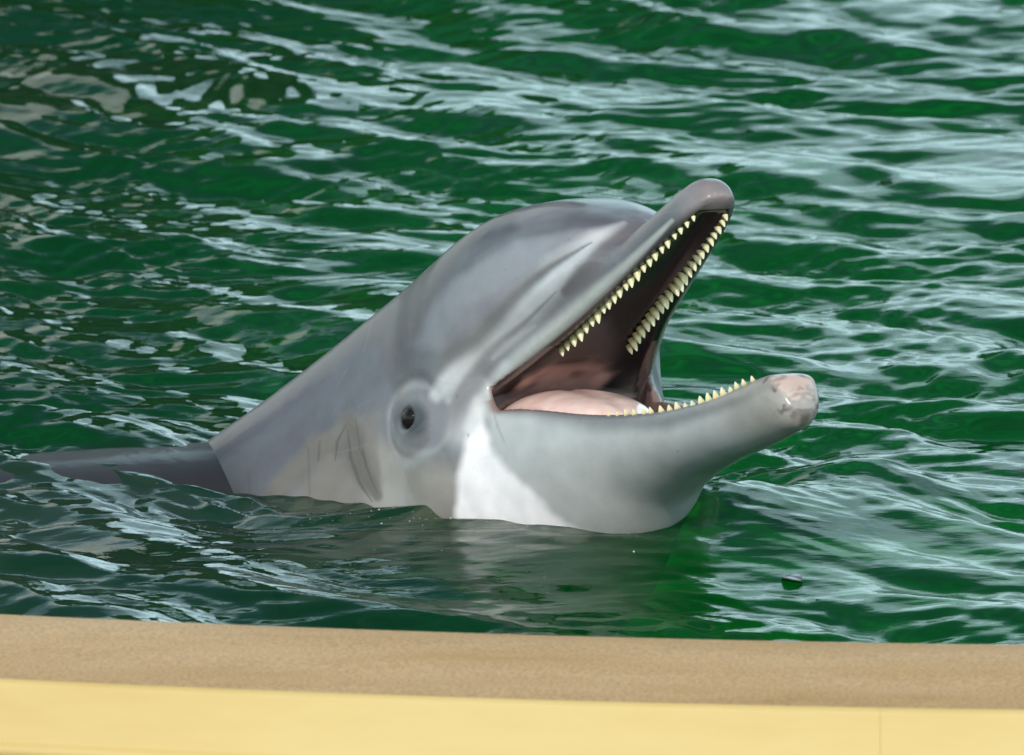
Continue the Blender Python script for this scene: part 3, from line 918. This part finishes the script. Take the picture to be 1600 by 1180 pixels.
for x in tx:
    u = (x + 48) / 136
    w = 47 * (max(0.0, 1 - abs(2 * u - 0.85)**3.2 / 1.6))**.5 * (1 - .35 * u)
    w = max(w * min(1, (1 - u) * 7)**.5 * min(1, u * 8 + .02)**.5, .3)
    zc = float(pchip(B_X, B_T, np.array([x]))[0]) - 11 + 6 * math.exp(-((x - 6) / 45)**2)
    h = 13 * min(1, (1 - u) * 5)**.5 * min(1, u * 6 + .05)**.5
    for t in tt:
        yy = w * math.cos(t)
        groove = -2.5 * math.exp(-(yy / 5)**2) if math.sin(t) > 0 else 0
        vs.append((x, yy, zc + h * math.sin(t) + groove))
nr = len(tt)
fs = [(i * nr + k, i * nr + (k + 1) % nr, (i + 1) * nr + (k + 1) % nr, (i + 1) * nr + k) for i in range(len(tx) - 1) for k in range(nr)]
tongue = mesh_np('tongue', pose(np.array(vs)), np.array(fs), m_tongue, dolphin)
tongue['label'] = 'pink wet tongue lying in the open mouth'

# eyes
m_eye, nt, out = new_mat('eye_dark')
b = node(nt, 'ShaderNodeBsdfPrincipled')
b.inputs['Base Color'].default_value = (.012, .010, .010, 1); b.inputs['Roughness'].default_value = 0.07
b.inputs['Specular IOR Level'].default_value = 0.15
nt.links.new(b.outputs[0], out.inputs[0])
ev, ef = [], []
na, nb = 24, 14
for i in range(nb + 1):
    th = math.pi * i / nb
    for k in range(na):
        a = 2 * math.pi * k / na
        ev.append((8.6 * math.sin(th) * math.cos(a), 6.5 * math.cos(th), 7.6 * math.sin(th) * math.sin(a)))
ef = [(i * na + k, i * na + (k + 1) % na, (i + 1) * na + (k + 1) % na, (i + 1) * na + k) for i in range(nb) for k in range(na)]
for sgn in (-1, 1):
    mesh_np('eye', pose(np.array(ev) + np.array([EYE[0], sgn * (EYE[1] + 1.4), EYE[2]])), np.array(ef), m_eye, dolphin)

# ------------------------------------------------------------------ bubbles at the waterline, a drifting leaf
m_foam, nt, out = new_mat('foam_white')
b = node(nt, 'ShaderNodeBsdfPrincipled')
b.inputs['Base Color'].default_value = (.72, .76, .76, 1); b.inputs['Roughness'].default_value = 0.2; b.inputs['Transmission Weight'].default_value = 0.45; b.inputs['IOR'].default_value = 1.15
nt.links.new(b.outputs[0], out.inputs[0])
frng = np.random.default_rng(9)
bv, bf = [], []
def bubble(c, r):
    n0 = len(bv)
    for i in range(5):
        th = math.pi * i / 4
        for k in range(8):
            a = 2 * math.pi * k / 8
            bv.append((c[0] + r * math.sin(th) * math.cos(a), c[1] + r * math.sin(th) * math.sin(a), c[2] + .75 * r * math.cos(th)))
    for i in range(4):
        for k in range(8):
            bf.append((n0 + i * 8 + k, n0 + (i + 1) * 8 + k, n0 + (i + 1) * 8 + (k + 1) % 8, n0 + i * 8 + (k + 1) % 8))
spots = []
for _ in range(90):                                           # splash behind the neck
    px = 318 + frng.normal(0, 26); py = 706 + frng.normal(0, 9) - .25 * (px - 318); spots.append((px, py, frng.uniform(.2, .7) + frng.exponential(.2)))
for _ in range(130):                                           # strings of bubbles along the cheek and throat
    t = frng.uniform(0, 1); px = 380 + 650 * t
    py = np.interp(px, [380, 480, 590, 700, 780, 880, 1030], [806, 806, 802, 806, 818, 828, 838]) + frng.exponential(9) - 2
    spots.append((px, py, frng.uniform(.15, .45) + (frng.random() < .06) * .5))
for _ in range(70):                                           # sparse flecks drifting off
    spots.append((frng.uniform(20, 1050), frng.uniform(720, 930), frng.uniform(.15, .4)))
pts = np.array([plan(px, py) for px, py, r in spots])
hz = water_height(pts[:, 0], pts[:, 1])
for (x_, y_), z_, (_, _, r) in zip(pts, hz, spots):
    bubble((x_, y_, z_ + r * .0002), r / 1000)
foam = mesh_np('foam', np.array(bv), np.array(bf), m_foam)
tag(foam, 'small white bubbles and foam flecks along the waterline of the dolphin', kind='stuff')

m_leaf, nt, out = new_mat('dead_leaf')
b = node(nt, 'ShaderNodeBsdfPrincipled')
b.inputs['Base Color'].default_value = (.022, .020, .012, 1); b.inputs['Roughness'].default_value = 0.35; b.inputs['Coat Weight'].default_value = .5
nt.links.new(b.outputs[0], out.inputs[0])
lx_, ly_ = plan(1238, 912)
lv, lf = [], []
for i in range(13):
    u = i / 12; w = .0045 * math.sin(math.pi * min(1, u * .96 + .03))**.8
    for k in range(5):
        v = k / 2 - 1
        lv.append(((u - .5) * .017, v * w * 1.5, .0006 + .0012 * v * v * math.sin(math.pi * u) + .0008 * math.sin(3 * u)))
lf = [(i * 5 + k, (i + 1) * 5 + k, (i + 1) * 5 + k + 1, i * 5 + k + 1) for i in range(12) for k in range(4)]
leaf = mesh_np('leaf', np.array(lv), np.array(lf), m_leaf)
leaf.location = (lx_, ly_, float(water_height(np.array([lx_]), np.array([ly_]))[0]) + .0005)
leaf.rotation_euler = (0, 0, R(-38))
md = leaf.modifiers.new('thickness', 'SOLIDIFY'); md.thickness = .0006
tag(leaf, 'small dark leaf floating on the green water right of the throat', 'leaf')
